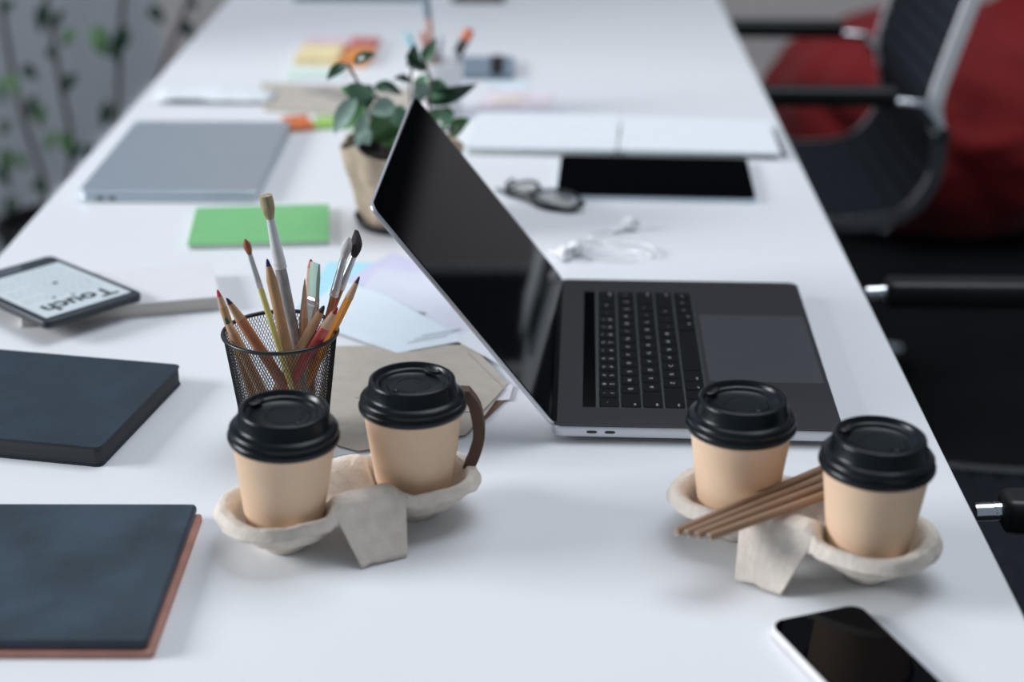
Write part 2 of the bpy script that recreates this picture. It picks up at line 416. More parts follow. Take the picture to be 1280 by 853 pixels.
# curved brown strip beside the second cup
bm = bmesh.new(); pth = smooth_path([(-0.0560, 1.166, 0.092), (-0.0475, 1.163, 0.080), (-0.0440, 1.158, 0.060), (-0.0475, 1.154, 0.044), (-0.0520, 1.152, 0.034)], 6)
L = []
for p in pth: L.append([(p.x + a, p.y + b, p.z + T) for a, b in ((-0.0045, -0.005), (0.0045, -0.006), (0.0045, 0.005), (-0.004, 0.006))])
stack(bm, L); o = obj('paper_strip', bm, M_strip); tag(o, 'dark brown curved paper strip standing beside the cup in front of the kraft paper', 'paper strip')

# ------------------------------------------------------------------ pencil cup
PC = Vector((-0.208, 1.262, T))
pcup = thing('pencil_cup', 'black wire mesh cup full of pencils and brushes', 'pencil cup', PC)
R0, R1, HH = 0.0335, 0.0455, 0.098
bm = bmesh.new()
n = 110
for fam in (1, -1):
    for k in range(n):
        pts = []
        for j in range(15):
            s = j / 14; a = 2 * PI * k / n + fam * s * 1.02; r = R0 + (R1 - R0) * s; pts.append((r * math.cos(a), r * math.sin(a), 0.003 + (HH - 0.004) * s))
        tube(bm, pts, 0.00032, 3, caps=False)
w = obj('mesh_wall', bm, M_wire, pcup); w['kind'] = 'stuff'
bm = bmesh.new(); tube(bm, [(0.0460 * math.cos(a), 0.0460 * math.sin(a), HH) for a in [2 * PI * i / 64 for i in range(64)]], 0.0017, 10, closed=True); obj('rim', bm, M_wire, pcup)
bm = bmesh.new(); lathe(bm, [(R0 - .001, 0.0005), (R0 + .0008, 0.0005), (R0 + .001, 0.004), (R0 - .0005, 0.005), (0.0, 0.0035)], 48, cap0=True, cap1=False); obj('base', bm, M_wire, pcup)


def axis_thing(name, label, cat, B, Tp, group):
    A = PC + Vector(B); D = Vector(Tp) - Vector(B)
    t = thing(name, label, cat, A, 0, group); t.rotation_euler = D.to_track_quat('Z', 'Y').to_euler()
    return t, D.length


def pencil(label, B, Tp, r, body, ld, cone=0.022, cm=None, n=24, tipr=0.0016, tl=0.006):
    t, l = axis_thing('pencil', label, 'pencil', B, Tp, 'pencils in the mesh cup')
    l -= 0.001
    bm = bmesh.new(); lathe(bm, [(r, 0), (r, l * .5), (r, l - cone), (r * 0.93, l - cone + 0.001)], n); obj('shaft', bm, body, t)
    rt = tipr * 1.25
    bm = bmesh.new(); lathe(bm, [(r * 0.96, l - cone), (rt + 0.0002, l - tl)], 24); obj('sharpened_cone', bm, cm or M_conewood, t)
    bm = bmesh.new(); lathe(bm, [(rt, l - tl), (tipr * 0.75, l - tl * .3), (tipr * .35, l - 0.0003), (0.0001, l)], 16); obj('lead', bm, ld, t)
    return t


J = 0.0043
pencil('natural wood pencil with a pink lead, leftmost in the mesh cup', [-0.0168, 0.0, 0.006], [-0.049, 0.0, 0.135], 0.0034, M_natwood, lead('pink', (0.60, 0.06, 0.12)), 0.016)
pencil('thick reddish-brown pencil with a dark purple lead leaning left in the mesh cup', [0.0265, -0.0022, 0.006], [-0.036, -0.032, 0.140], J, M_redwood, lead('purple', (0.05, 0.02, 0.05)), 0.022, M_natwood)
pencil('natural wood pencil with a green lead at the left rim of the mesh cup', [-0.0007, -0.0036, 0.006], [-0.041, -0.017, 0.118], 0.0040, M_natwood, lead('green', (0.01, 0.10, 0.05)), 0.016)
pencil('thick natural wood pencil with a dark blue lead, left of the big brush', [0.0182, -0.0058, 0.006], [-0.003, -0.027, 0.171], J, M_natwood, lead('blue', (0.02, 0.025, 0.12)), 0.018, M_natwood)
pencil('pencil with a red lead showing above the flat green brush', [0.0192, 0.0102, 0.006], [0.022, 0.038, 0.148], 0.0036, M_natwood, lead('red', (0.50, 0.04, 0.03)), 0.016, tipr=0.0022, tl=0.007)
pencil('slender natural wood pencil pointing straight up beside the flat green brush', [0.0119, 0.0, 0.006], [0.022, 0.0, 0.145], 0.0036, M_natwood, M_conewood, 0.034, M_conewood, tipr=0.0008)
pencil('thick natural wood pencil with a black lead leaning right in the mesh cup', [-0.0262, -0.0019, 0.006], [0.040, -0.024, 0.131], J, M_natwood, lead('black', (0.02, 0.02, 0.025)), 0.024, M_natwood, tipr=0.0020)
pencil('red lacquered pencil with a red lead leaning right in the mesh cup', [-0.0223, -0.0054, 0.006], [0.051, -0.027, 0.131], J, M_red, lead('darkred', (0.35, 0.02, 0.02)), 0.022, M_conewood, tipr=0.0018)
pencil('orange hexagonal pencil with a graphite point, rightmost in the mesh cup', [-0.0035, 0.0, 0.006], [0.066, 0.0, 0.147], 0.0036, M_orange, lead('graphite', (0.05, 0.05, 0.055)), 0.020, M_conewood, n=6, tipr=0.0014)


def round_brush(label, B, Tp, hr, fer0, fer1, brl, hm, bmt, fm=M_steel, fr=None, bulge=1.2, tip=0.2, neck=None, bend=None):
    """fer0/fer1: distance of the ferrule's lower and upper end from the tip"""
    t, l = axis_thing('paintbrush', label, 'paintbrush', B, Tp, 'paintbrushes in the mesh cup')
    z0, z1 = l - fer0, l - fer1; fr = fr or hr
    bm = bmesh.new(); lathe(bm, [(hr * .6, 0), (hr, l * .3), (hr, z0 - 0.004), (fr * .92, z0 + 0.002)], 20); obj('handle', bm, hm, t)
    bm = bmesh.new(); a, b = (neck or (fr * 1.05, fr * .85))
    P = [(a, z0), (a * 1.06, z0 + .001), (a, z0 + .002), (a, z0 + .004), (a * 1.06, z0 + .005), (a, z0 + .006), (b, z1)]
    lathe(bm, P, 20); obj('ferrule', bm, fm, t)
    bm = bmesh.new(); N = 18; L = []
    for k in range(12):
        s = k / 11; z = z1 - 0.001 + (l - z1) * s
        rr = b * (0.95 + (bulge - 0.95) * math.sin(min(1, s * 1.6) * PI / 2)) * (1 if s < .55 else 1 - (1 - tip) * ((s - .55) / .45) ** 1.6)
        ox = (bend[0] * s * s if bend else 0); oy = (bend[1] * s * s if bend else 0)
        L.append([(ox + rr * (1 + 0.05 * math.sin(i * 5 + k)) * math.cos(2 * PI * i / N), oy + rr * math.sin(2 * PI * i / N) * (1 + 0.05 * math.cos(i * 7)), z) for i in range(N)])
    stack(bm, L); obj('bristles', bm, bmt, t)
    return t


round_brush('thin yellow-handled brush with brown bristles, left in the mesh cup', [0.0197, -0.0095, 0.006], [-0.015, -0.050, 0.195], 0.0024, 0.045, 0.014, 0.013, M_yellow, M_brbrown, fr=0.0021, bulge=1.75, tip=0.15)
big = round_brush('tallest brush, pale fanned bristles on a whitewashed and grey handle', [0.0239, 0.0, 0.006], [-0.006, 0.0, 0.214], 0.0047, 0.062, 0.020, 0.02, M_greywood, M_bristle, fm=M_whitewood, fr=0.0046, neck=(0.0052, 0.0030), bulge=1.9, tip=0.95)
round_brush('silver brush with a soft pale grey head, right in the mesh cup', [0.0094, 0.0049, 0.006], [0.056, 0.023, 0.172], 0.0028, 0.052, 0.018, 0.018, M_redwood, M_brgrey, fr=0.0034, bulge=1.6, tip=0.3)
round_brush('silver brush with a large dark bent head, at the right of the mesh cup', [-0.0024, 0.0076, 0.006], [0.066, 0.030, 0.172], 0.0026, 0.050, 0.020, 0.02, M_redwood, M_brdark, fr=0.0030, bulge=2.0, tip=0.35, bend=(0.008, 0.003))
t, l = axis_thing('paintbrush', 'flat brush with pale green bristles and a silver ferrule in the mesh cup', 'paintbrush', [0.016, 0.0056, 0.006], [0.028, 0.020, 0.150], 'paintbrushes in the mesh cup')
t.rotation_euler = (Vector((0.012, 0.0144, 0.144))).to_track_quat('Z', 'Y').to_euler()
bm = bmesh.new(); lathe(bm, [(0.0025, 0), (0.0034, l * .4), (0.0032, l - 0.05)], 16); obj('handle', bm, M_natwood, t)
bm = bmesh.new()
def fl(wx, wy, z): return [(x, y, z) for x, y in rloop(-wx, wx, -wy, wy, min(wx, wy) * .8, 4)]
stack(bm, [fl(0.0035, 0.0035, l - 0.052), fl(0.0058, 0.0026, l - 0.036), fl(0.0061, 0.0026, l - 0.0355), fl(0.0058, 0.0025, l - 0.035), fl(0.0058, 0.0025, l - 0.031), fl(0.0061, 0.0027, l - 0.0305), fl(0.0058, 0.0024, l - 0.030), fl(0.0057, 0.0022, l - 0.027)]); obj('ferrule', bm, M_steel, t)
bm = bmesh.new(); stack(bm, [fl(0.0055, 0.0020, l - 0.028), fl(0.0056, 0.0022, l - 0.012), fl(0.0052, 0.0010, l)]); obj('bristles', bm, M_brgreen, t)

# ------------------------------------------------------------------ open laptop
lap = thing('open_laptop', 'open dark grey laptop with a black screen, seen from its left side', 'laptop', (0.0115, 1.265, T), -0.0259)
W_, L_ = 0.2407, 0.3493
bm = bmesh.new(); rbox(bm, 0, W_, 0, L_, 0.0050, 0.0150, 0.010, 0.0016); obj('base_shell', bm, M_side, lap)
bm = bmesh.new(); rbox(bm, 0.0004, W_ - 0.0004, 0.0004, L_ - 0.0004, 0.0148, 0.0156, 0.010, 0.0003); obj('top_case', bm, M_space, lap)
for fx in (0.03, W_ - 0.03):
    for fy in (0.03, L_ - 0.03):
        bm = bmesh.new(); lathe(bm, [(0.006, 0), (0.007, 0.0052)], 20, c=(fx, fy)); obj('rubber_foot', bm, M_blackp, lap)
KB0, KX0 = 0.0365, 0.0255
bm = bmesh.new(); rbox(bm, KX0 - 0.0008, 0.1325, KB0 - 0.0008, KB0 + 0.2768, 0.0155, 0.0158, 0.002, 0.0001); obj('key_well', bm, M_well, lap)
bm = bmesh.new(); rbox(bm, KX0, KX0 + 0.0115, KB0, KB0 + 0.276, 0.0157, 0.0162, 0.001, 0.0002); obj('touch_bar', bm, M_tabglass, lap)
U = 0.276 / 14.5; RH = 0.0186
ROWS = [[('`', 1)] + [(c, 1) for c in '1234567890-='] + [('delete', 1.5)],
        [('tab', 1.5)] + [(c, 1) for c in 'QWERTYUIOP[]\\'],
        [('caps', 1.75)] + [(c, 1) for c in "ASDFGHJKL;'"] + [('return', 1.75)],
        [('shift', 2.25)] + [(c, 1) for c in 'ZXCVBNM,./'] + [('shift', 2.25)],
        [('fn', 1), ('ctrl', 1), ('alt', 1), ('cmd', 1.25), ('', 5.0), ('cmd', 1.25), ('alt', 1), ('<', 1), ('^', 1), ('>', 1)]]
SH = dict(zip('1234567890', '!@#$%^&*()'))
km = {}
lg = bmesh.new()
for r_, row in enumerate(ROWS):
    y = KB0; x0 = KX0 + 0.0135 + r_ * RH
    for ch, wd_ in row:
        w2 = wd_ * U
        if wd_ not in km:
            bm = bmesh.new(); rbox(bm, 0.0007, RH - 0.0009, 0.0007, w2 - 0.0007, 0, 0.0007, 0.0014, 0.0003, n=2, seg=1)
            o = obj('key', bm, M_key, lap); km[wd_] = o.data
        else:
            o = bpy.data.objects.new('key', km[wd_]); COL.objects.link(o); o.parent = lap
        o.location = (x0, y, 0.0158)
        if ch:
            word = len(ch) > 1; sz = 0.0030 if word else 0.0050
            cx = x0 + RH * (0.66 if word or ch in SH else 0.5); cy = y + w2 / 2
            if word: cy = y + min(0.006, w2 / 2) if y < 0.2 else y + w2 - 0.007
            Mt = Matrix.Translation((cx, cy, 0.01653)) @ Matrix.Rotation(PI / 2, 4, 'Z')
            add_text(lg, ch, sz, Mt)
            if ch in SH: add_text(lg, SH[ch], 0.0038, Matrix.Translation((x0 + RH * 0.28, cy, 0.01653)) @ Matrix.Rotation(PI / 2, 4, 'Z'))
        y += w2
obj('key_legends', lg, M_legend, lap, False, label='white lettering printed on the keys')
bm = bmesh.new(); rbox(bm, 0.1365, 0.2360, 0.0955, 0.2555, 0.0155, 0.0159, 0.003, 0.0001); obj('trackpad', bm, M_pad, lap)
for px_ in (0.0335, 0.0485):
    bm = bmesh.new()
    stack(bm, [[(px_ + 0.0045 * math.copysign(abs(math.cos(a)) ** .6, math.cos(a)), yy, 0.0100 + 0.0013 * math.sin(a)) for a in [2 * PI * i / 20 for i in range(20)]] for yy in (-0.0002, 0.003)])
    obj('port', bm, M_blackp, lap, label='dark charging port in the near side')
th = math.radians(52)
scr = bpy.data.objects.new('lid', None); COL.objects.link(scr); scr.parent = lap; scr.location = (0.0025, 0, 0.0125); scr.rotation_euler = (0, th - PI, 0)
# local +x runs up the lid after the turn; local +z is the outer face
def lidobj(n, bm, m, label=None):
    o = obj(n, bm, m, scr); 
    if label: o['label'] = label
    return o
bm = bmesh.new(); rbox(bm, 0.0, W_, 0.0, L_, -0.0030, 0.0012, 0.010, 0.0014); lidobj('lid_shell', bm, M_side)
bm = bmesh.new(); rbox(bm, 0.0012, W_ - 0.0010, 0.0010, L_ - 0.0010, -0.0036, -0.0028, 0.009, 0.0002); lidobj('screen', bm, M_glass)
bm = bmesh.new(); tube(bm, [(0.004, 0.03, 0.0105), (0.004, L_ - 0.03, 0.0105)], 0.0040, 16); obj('hinge', bm, M_blackp, lap)

# ------------------------------------------------------------------ phone, near right
ph = thing('smartphone', 'black-faced pale-framed smartphone lying below the right cup carrier', 'phone', (0.2130, 0.922, T), math.radians(21))
# axes: local y = long side
bm = bmesh.new(); rbox(bm, -0.0355, 0.0355, -0.072, 0.072, 0.0, 0.0078, 0.011, 0.0028, seg=4); obj('frame', bm, M_phonew, ph)
bm = bmesh.new(); rbox(bm, -0.0340, 0.0340, -0.0705, 0.0705, 0.0074, 0.0082, 0.010, 0.0003); obj('screen', bm, M_glass, ph)
bm = bmesh.new(); rbox(bm, -0.0360, -0.0352, 0.040, 0.050, 0.0028, 0.0052, 0.0003, 0.0002); obj('side_button', bm, M_phonew, ph)

# ------------------------------------------------------------------ notebooks at the left
nb = thing('notebook', 'black notebook with salmon page edges at the bottom left corner', 'notebook', (-0.2520, 0.938, T), math.radians(1.0))
bm = bmesh.new(); rbox(bm, -0.216, 0.0034, -0.0028, 0.187, 0.0, 0.0050, 0.003, 0.0006); obj('lower_cover', bm, M_redpage, nb, label='salmon lower cover and page edges')
bm = bmesh.new(); rbox(bm, -0.218, -0.0005, -0.0005, 0.190, 0.0052, 0.0125, 0.004, 0.0028, seg=4); obj('cover', bm, M_leather2, nb)
nb = thing('notebook', 'thick black notebook with rounded corners behind the salmon-edged one', 'notebook', (-0.3490, 1.210, T), math.radians(-10.5))
bm = bmesh.new(); rbox(bm, -0.230, 0.0, 0.0, 0.173, 0.0, 0.0016, 0.006, 0.0007); obj('back_cover', bm, M_leather, nb)
bm = bmesh.new(); rbox(bm, -0.229, -0.0008, 0.0008, 0.1722, 0.0016, 0.0160, 0.006, 0.0002); obj('page_block', bm, M_pages, nb)
bm = bmesh.new(); rbox(bm, -0.230, 0.0, 0.0, 0.173, 0.0160, 0.0180, 0.006, 0.0009); obj('cover', bm, M_leather, nb)

# ------------------------------------------------------------------ book and e-reader
bk = thing('paperback_book', 'white paperback book lying under the e-reader', 'book', (-0.316, 1.559, T), math.radians(15.5))
bm = bmesh.new(); rbox(bm, -0.190, 0.0, 0.0, 0.100, 0.0008, 0.0140, 0.001, 0.0003); obj('page_block', bm, M_bookp, bk)
bm = bmesh.new(); rbox(bm, -0.192, 0.0015, -0.0015, 0.1015, 0.0, 0.0008, 0.001, 0.0002); rbox(bm, -0.192, 0.0015, -0.0015, 0.1015, 0.0140, 0.0150, 0.001, 0.0003); obj('cover', bm, M_bookc, bk)
E_R = Vector((-0.3870, 1.5450)); E_B = Vector((-0.4610, 1.4630))
er = thing('e_reader', 'dark e-reader resting on the white book, page heading upside down', 'e-reader', (E_B.x, E_B.y, T + 0.0152), 0)
ya = (E_R - E_B).normalized(); er.rotation_euler = (0, 0, math.atan2(ya.y, ya.x))
ew, el = 0.1105, 0.163      # local x: near short edge B->R, local y: away along the long edge
bm = bmesh.new(); rbox(bm, 0, ew, 0, el, 0.0, 0.0080, 0.008, 0.0022, seg=3); obj('body', bm, M_erbody, er)
bm = bmesh.new(); rbox(bm, 0.0075, ew - 0.0075, 0.010, el - 0.026, 0.0079, 0.0083, 0.001, 0.0001); obj('screen', bm, M_ink_screen, er)
Rt = Matrix.Rotation(PI, 4, 'Z')
bm = bmesh.new(); add_text(bm, 'Touch', 0.0300, Matrix.Translation((0.056, 0.0300, 0.00845)) @ Rt, True); obj('heading', bm, M_inkd, er, False, label='large word Touch printed upside down')
bm = bmesh.new(); rnd = random.Random(3)
for k in range(13):
    yy = 0.048 + k * 0.0068; x = 0.014 + (0.03 if k % 4 == 3 else 0)
    while x < ew - 0.016:
        wl = rnd.uniform(0.003, 0.009)
        if k == 0 and x < 0.06: x += 0.01; continue
        box(bm, x, min(x + wl, ew - 0.013), yy, yy + 0.0014, 0.0083, 0.00838); x += wl + 0.002
obj('text_lines', bm, M_inkl, er, False, label='faint lines of body text')
bm = bmesh.new(); 
for cx, cy, s in ((0.060, 0.046, .0022), (0.042, 0.051, .0022), (0.066, 0.086, .003)): lathe(bm, [(s, 0.0083), (s, 0.0084)], 12, c=(cx, cy))
obj('text_marks', bm, M_inkd, er, False)
bm = bmesh.new(); x = 0.030
for k in range(9):
    box(bm, x, x + 0.0030, el - 0.0150, el - 0.0115, 0.0080, 0.0082); x += 0.0042
obj('bezel_lettering', bm, M_badge, er, False, label='small pale lettering on the wide bezel')

# ------------------------------------------------------------------ green pad and silver laptop
gp = thing('notepad', 'bright green covered notepad behind the mesh cup', 'notepad', (-0.3825, 1.738, T), math.radians(6.5))
bm = bmesh.new(); rbox(bm, 0, 0.152, 0, 0.132, 0, 0.0045, 0.003, 0.0003); obj('pages', bm, M_gpage, gp)
bm = bmesh.new(); rbox(bm, -0.001, 0.153, -0.001, 0.1325, 0.0045, 0.0062, 0.003, 0.0004); obj('cover', bm, M_green, gp)
for k in range(15):
    bm = bmesh.new(); cx = 0.012 + k * 0.0092
    tube(bm, [(cx, 0.131 + 0.0035 * math.cos(a), 0.0035 + 0.0035 * math.sin(a)) for a in [2 * PI * i / 12 for i in range(12)]], 0.0004, 5, closed=True); obj('ring', bm, M_steel, gp)
sl = thing('closed_laptop', 'closed silver laptop on the far left of the table', 'laptop', (-0.5450, 1.905, T), 0.008)
bm = bmesh.new(); rbox(bm, 0, 0.212, 0, 0.318, 0.001, 0.0085, 0.010, 0.0025, seg=4); obj('base_shell', bm, M_alu, sl)
bm = bmesh.new(); rbox(bm, 0, 0.212, 0, 0.318, 0.0092, 0.0145, 0.010, 0.0015, seg=3); obj('lid', bm, M_alu, sl)
for k in (0.022, 0.036):
    bm = bmesh.new(); rbox(bm, k, k + 0.008, -0.0003, 0.003, 0.0035, 0.0065, 0.0002, 0.0001); obj('port', bm, M_blackp, sl)

# ------------------------------------------------------------------ paper under and behind the laptop
zz = [T + 0.0002]
def sheet(name, label, m, pts, cat='paper', group=None, th=0.0004, lift=0.0003):
    bm = bmesh.new(); quad_sheet(bm, pts, zz[0], th); o = obj(name, bm, m, smooth=False); tag(o, label, cat, group); zz[0] += th + lift
    return o


sheet('paper_sheet', 'white sheet showing beneath the kraft paper behind the leftmost cup', M_white, [(-0.185, 1.225), (-0.098, 1.262), (-0.125, 1.37), (-0.20, 1.33)], 'paper')
sheet('kraft_sheet', 'dark brown paper edge under the kraft paper beside the laptop screen', M_kraftd, [(-0.120, 1.270), (-0.050, 1.292), (-0.026, 1.352), (-0.100, 1.420)], 'paper')
sheet('paper_sheet', 'small cream corner under the kraft paper beside the laptop screen', M_bookc, [(-0.14, 1.330), (-0.0245, 1.345), (-0.0215, 1.376), (-0.095, 1.440)], 'paper')
# large kraft sheets
sheet('kraft_sheet', 'large kraft paper sheet lying under the mesh cup and laptop screen', M_kraft, [(-0.163, 1.250), (-0.146, 1.240), (-0.060, 1.272), (-0.044, 1.313), (-0.027, 1.378), (-0.062, 1.468), (-0.192, 1.462), (-0.192, 1.30)], 'paper')
sheet('kraft_sheet', 'smaller kraft piece overlapping the large kraft sheet behind the second cup', M_kraft, [(-0.16, 1.345), (-0.075, 1.315), (-0.047, 1.318), (-0.030, 1.366), (-0.066, 1.448), (-0.158, 1.450)], 'paper', lift=0.0002)
z_k = zz[0]; zz[0] = T + 0.0004
sheet('colour_card', 'light cyan paper under the white sheets right behind the mesh cup', M_cyan, [(-0.240, 1.565), (-0.170, 1.565), (-0.165, 1.700), (-0.225, 1.700)], 'paper')
sheet('colour_card', 'lavender bordered sheet farthest back behind the laptop screen', M_lav, [(-0.200, 1.640), (-0.085, 1.560), (-0.070, 1.650), (-0.160, 1.730)], 'paper')
sheet('colour_card', 'pale lilac sheet behind the laptop screen, over the lavender one', M_lilac, [(-0.185, 1.580), (-0.060, 1.530), (-0.060, 1.585), (-0.110, 1.660), (-0.170, 1.680)], 'paper')
sheet('colour_card', 'pale lilac sheet partly under the laptop screen, nearest the kraft paper', M_lilac, [(-0.128, 1.500), (-0.035, 1.460), (-0.050, 1.560), (-0.092, 1.590)], 'paper')
o = sheet('paper_sheet', 'pale blue sheet with grey printed lines behind the mesh cup', M_paleblue, [(-0.235, 1.530), (-0.130, 1.445), (-0.066, 1.478), (-0.150, 1.590), (-0.205, 1.640)], 'paper')
bm = bmesh.new()
for k in range(3):
    a = Vector((-0.122 + k * 0.006, 1.468 + k * 0.009)); b = a + Vector((0.036, 0.018)); nn = Vector((-0.0008, 0.0016))
    quad_sheet(bm, [tuple(a), tuple(b), tuple(b + nn), tuple(a + nn)], zz[0] - 0.00025, 0.0001)
q = obj('printed_lines', bm, M_ink, o, False)
sheet('paper_sheet', 'white sheet poking out from under the laptop screen', M_white, [(-0.080, 1.478), (-0.020, 1.400), (-0.000, 1.47), (-0.052, 1.52)], 'paper')

# ------------------------------------------------------------------ tablet, paper pads
tbt = thing('tablet', 'black tablet lying face up beyond the open laptop', 'tablet', (0.0195, 1.928, T), math.radians(-2.6))
bm = bmesh.new(); rbox(bm, 0, 0.238, 0, 0.169, 0.0, 0.0065, 0.009, 0.0025, seg=3); obj('shell', bm, M_alu, tbt)
bm = bmesh.new(); rbox(bm, 0.0008, 0.2372, 0.0008, 0.168, 0.0062, 0.0070, 0.009, 0.0003); obj('screen', bm, M_tabglass, tbt)
def pad(name, label, pts, h, m, n, jit):
    t = thing(name, label, 'paper pad', (pts[0][0], pts[0][1], 0))
    rnd = random.Random(n)
    for k in range(n):
        bm = bmesh.new(); dx, dy = rnd.uniform(-jit, jit), rnd.uniform(-jit, jit)
        quad_sheet(bm, [(x - pts[0][0] + dx, y - pts[0][1] + dy) for x, y in pts], T + 0.0074 + h * k / n, h / n * 0.94); obj('sheet', bm, m, t, False)
pad('paper_stack', 'left stack of white paper beyond the glasses, edge over the tablet', [(-0.098, 2.115), (0.098, 2.108), (0.110, 2.285), (-0.085, 2.292)], 0.0035, M_white, 5, 0.0012)
pad('paper_stack', 'right stack of white paper beyond the tablet at the table edge', [(0.102, 2.112), (0.308, 2.100), (0.312, 2.255), (0.116, 2.282)], 0.003, M_white, 4, 0.001)
for i_, (x0_, x1_) in enumerate(((-0.094, 0.094), (0.108, 0.302))):
    bm = bmesh.new(); rbox(bm, x0_, x1_, 2.117, 2.270, T, T + 0.0072, 0.003, 0.001)
    o = obj('folder', bm, M_gpage); tag(o, ['grey-white folder under the left white paper stack', 'grey-white folder under the right white paper stack'][i_], 'folder')
bm = bmesh.new(); rbox(bm, 0.3135, 0.3175, 2.10, 2.235, T, T + 0.006, 0.001, 0.0005); o = obj('binder_clip_rail', bm, M_steel); tag(o, 'grey metal ruler standing at the right end of the white papers', 'ruler'); o.name = 'ruler'

# ------------------------------------------------------------------ glasses
gl = thing('eyeglasses', 'dark-framed round eyeglasses lying beyond the laptop screen', 'glasses', (0.003, 1.926, T), math.radians(-47))
for sgn in (-1, 1):
    bm = bmesh.new(); n_ = 36
    aw, ah, lx = (0.0185, 0.0200, -0.034) if sgn < 0 else (0.0340, 0.0225, 0.024)
    pts = [(lx + aw * math.cos(a), ah * math.sin(a), 0.006 + 0.004 * math.sin(a)) for a in [2 * PI * i / n_ for i in range(n_)]]
    tube(bm, pts, 0.0026, 8, closed=True); f = obj('rim', bm, M_frame, gl)
    mg = mat('clear_lens', (0.97, 0.96, 0.93), 0.02, trans=1.0, var=0.0, spec=0.2)
    bm = bmesh.new(); stack(bm, [[(lx + (aw - .001) * math.cos(a), (ah - .001) * math.sin(a), 0.0055 + z + 0.004 * math.sin(a)) for a in [2 * PI * i / n_ for i in range(n_)]] for z in (0, 0.0012)]); obj('lens', bm, mg, gl)
    bm = bmesh.new(); pth = smooth_path([(sgn * 0.0585, 0.010, 0.009), (sgn * 0.064, 0.006, 0.008), (sgn * 0.050, -0.012 - 0.004 * sgn, 0.0035), (-sgn * 0.02, -0.016 - 0.004 * sgn, 0.003), (-sgn * 0.062, -0.010 - 0.006 * sgn, 0.003)], 5)
    tube(bm, pth, 0.0020, 8); obj('temple', bm, M_frame, gl)
bm = bmesh.new(); tube(bm, smooth_path([(-0.0165, 0.006, 0.0075), (-0.012, 0.010, 0.009), (-0.007, 0.009, 0.008)], 4), 0.0017, 8); obj('bridge', bm, M_frame, gl)

# ------------------------------------------------------------------ earphones
ep = thing('earphones', 'white wired earphones tangled beside the laptop hinge', 'earphones', (0.055, 1.74, T))
def bud(loc, rz):
    b = bpy.data.objects.new('earbud', None); COL.objects.link(b); b.parent = ep; b.location = loc; b.rotation_euler = (0, 0, rz)
    bm = bmesh.new()
    L = []
    for k in range(9):
        a = PI * k / 8; L.append([(-0.009 * math.cos(a), 0.0082 * math.sin(a) * math.cos(q_) + 0, 0.0085 + 0.0082 * math.sin(a) * math.sin(q_)) for q_ in [2 * PI * i / 16 for i in range(16)]])
    L[0] = [(p[0], p[1] * 1 + 0.0002 * math.cos(i), p[2] + 0.0002 * math.sin(i)) for i, p in enumerate(L[0])]
    stack(bm, L[1:-1]); obj('shell', bm, M_earwhite, b)
    bm = bmesh.new(); lathe(bm, [(0.0045, 0), (0.0045, 0.0008), (0.0035, 0.0012), (0.0, 0.0012)], 16, cap1=False); o = obj('speaker_mesh', bm, M_steel, b); o.rotation_euler = (0, PI / 2, 0); o.location = (0.0085, 0, 0.0085)
    bm = bmesh.new(); tube(bm, [(-0.004, 0, 0.006), (-0.016, -0.004, 0.0030), (-0.026, -0.008, 0.0022)], [0.0030, 0.0024, 0.0018], 10); obj('stalk', bm, M_earwhite, b)
bud((-0.027, -0.025, 0), -1.2); bud((-0.015, -0.010, 0), -2.2); bud((0.048, 0.076, 0), 0.3)
rnd = random.Random(5)
for seed, pl in enumerate([[(-0.03, -0.03), (-0.005, 0.0), (0.02, 0.01), (0.045, 0.0), (0.068, -0.02), (0.066, 0.01), (0.03, 0.03), (-0.01, 0.03), (-0.02, 0.0), (0.01, -0.03), (0.05, -0.034)], [(0.03, 0.072), (0.01, 0.06), (0.0, 0.04), (0.03, 0.02), (0.06, 0.02), (0.05, -0.02), (0.0, -0.02), (-0.01, 0.015), (0.03, 0.045), (0.06, 0.04)]]):
    bm = bmesh.new(); pts = smooth_path([(x, y, 0.0016 + 0.0016 * (i % 3)) for i, (x, y) in enumerate(pl)], 8); tube(bm, pts, 0.0011, 6); obj('cable', bm, M_earwhite, ep)

# ------------------------------------------------------------------ leaves
def leaf_bm(B, Tp, w, fold=0.25, droop=0.12, seed=0, facing=Vector((0, -1, 0.55))):
    B, Tp = Vector(B), Vector(Tp); ax = Tp - B; l = ax.length; ax.normalize()
    rnd = random.Random(seed); f = (facing + Vector((rnd.uniform(-.5, .5), 0, rnd.uniform(-.4, .4)))).normalized()
    side = ax.cross(f).normalized(); nrm = side.cross(ax).normalized()
    bm = bmesh.new(); rows = []
    K = 8
    for k in range(K + 1):
        s = k / K; ww = w * 0.5 * (math.sin(PI * s ** 0.8)) ** 0.8 if 0 < s < 1 else 0.0006
        c = B + ax * (l * s) + nrm * (l * droop * math.sin(PI * s)) 
        row = []
        for j in (-1, -0.5, 0, 0.5, 1): row.append(c + side * (ww * j) + nrm * (ww * fold * abs(j)))
        rows.append(row)
    top = [[bm.verts.new(p + nrm * 0.0003) for p in r] for r in rows]; bot = [[bm.verts.new(p - nrm * 0.0003) for p in r] for r in rows]
    for k in range(K):
        for j in range(4):
            bm.faces.new((top[k][j], top[k][j + 1], top[k + 1][j + 1], top[k + 1][j])); bm.faces.new((bot[k][j], bot[k + 1][j], bot[k + 1][j + 1], bot[k][j + 1]))
        for j in (0, 4): bm.faces.new((top[k][j], top[k + 1][j], bot[k + 1][j], bot[k][j]))
    for k in (0, K):
        for j in range(4): bm.faces.new((top[k][j], top[k][j + 1], bot[k][j + 1], bot[k][j]))
    return bm


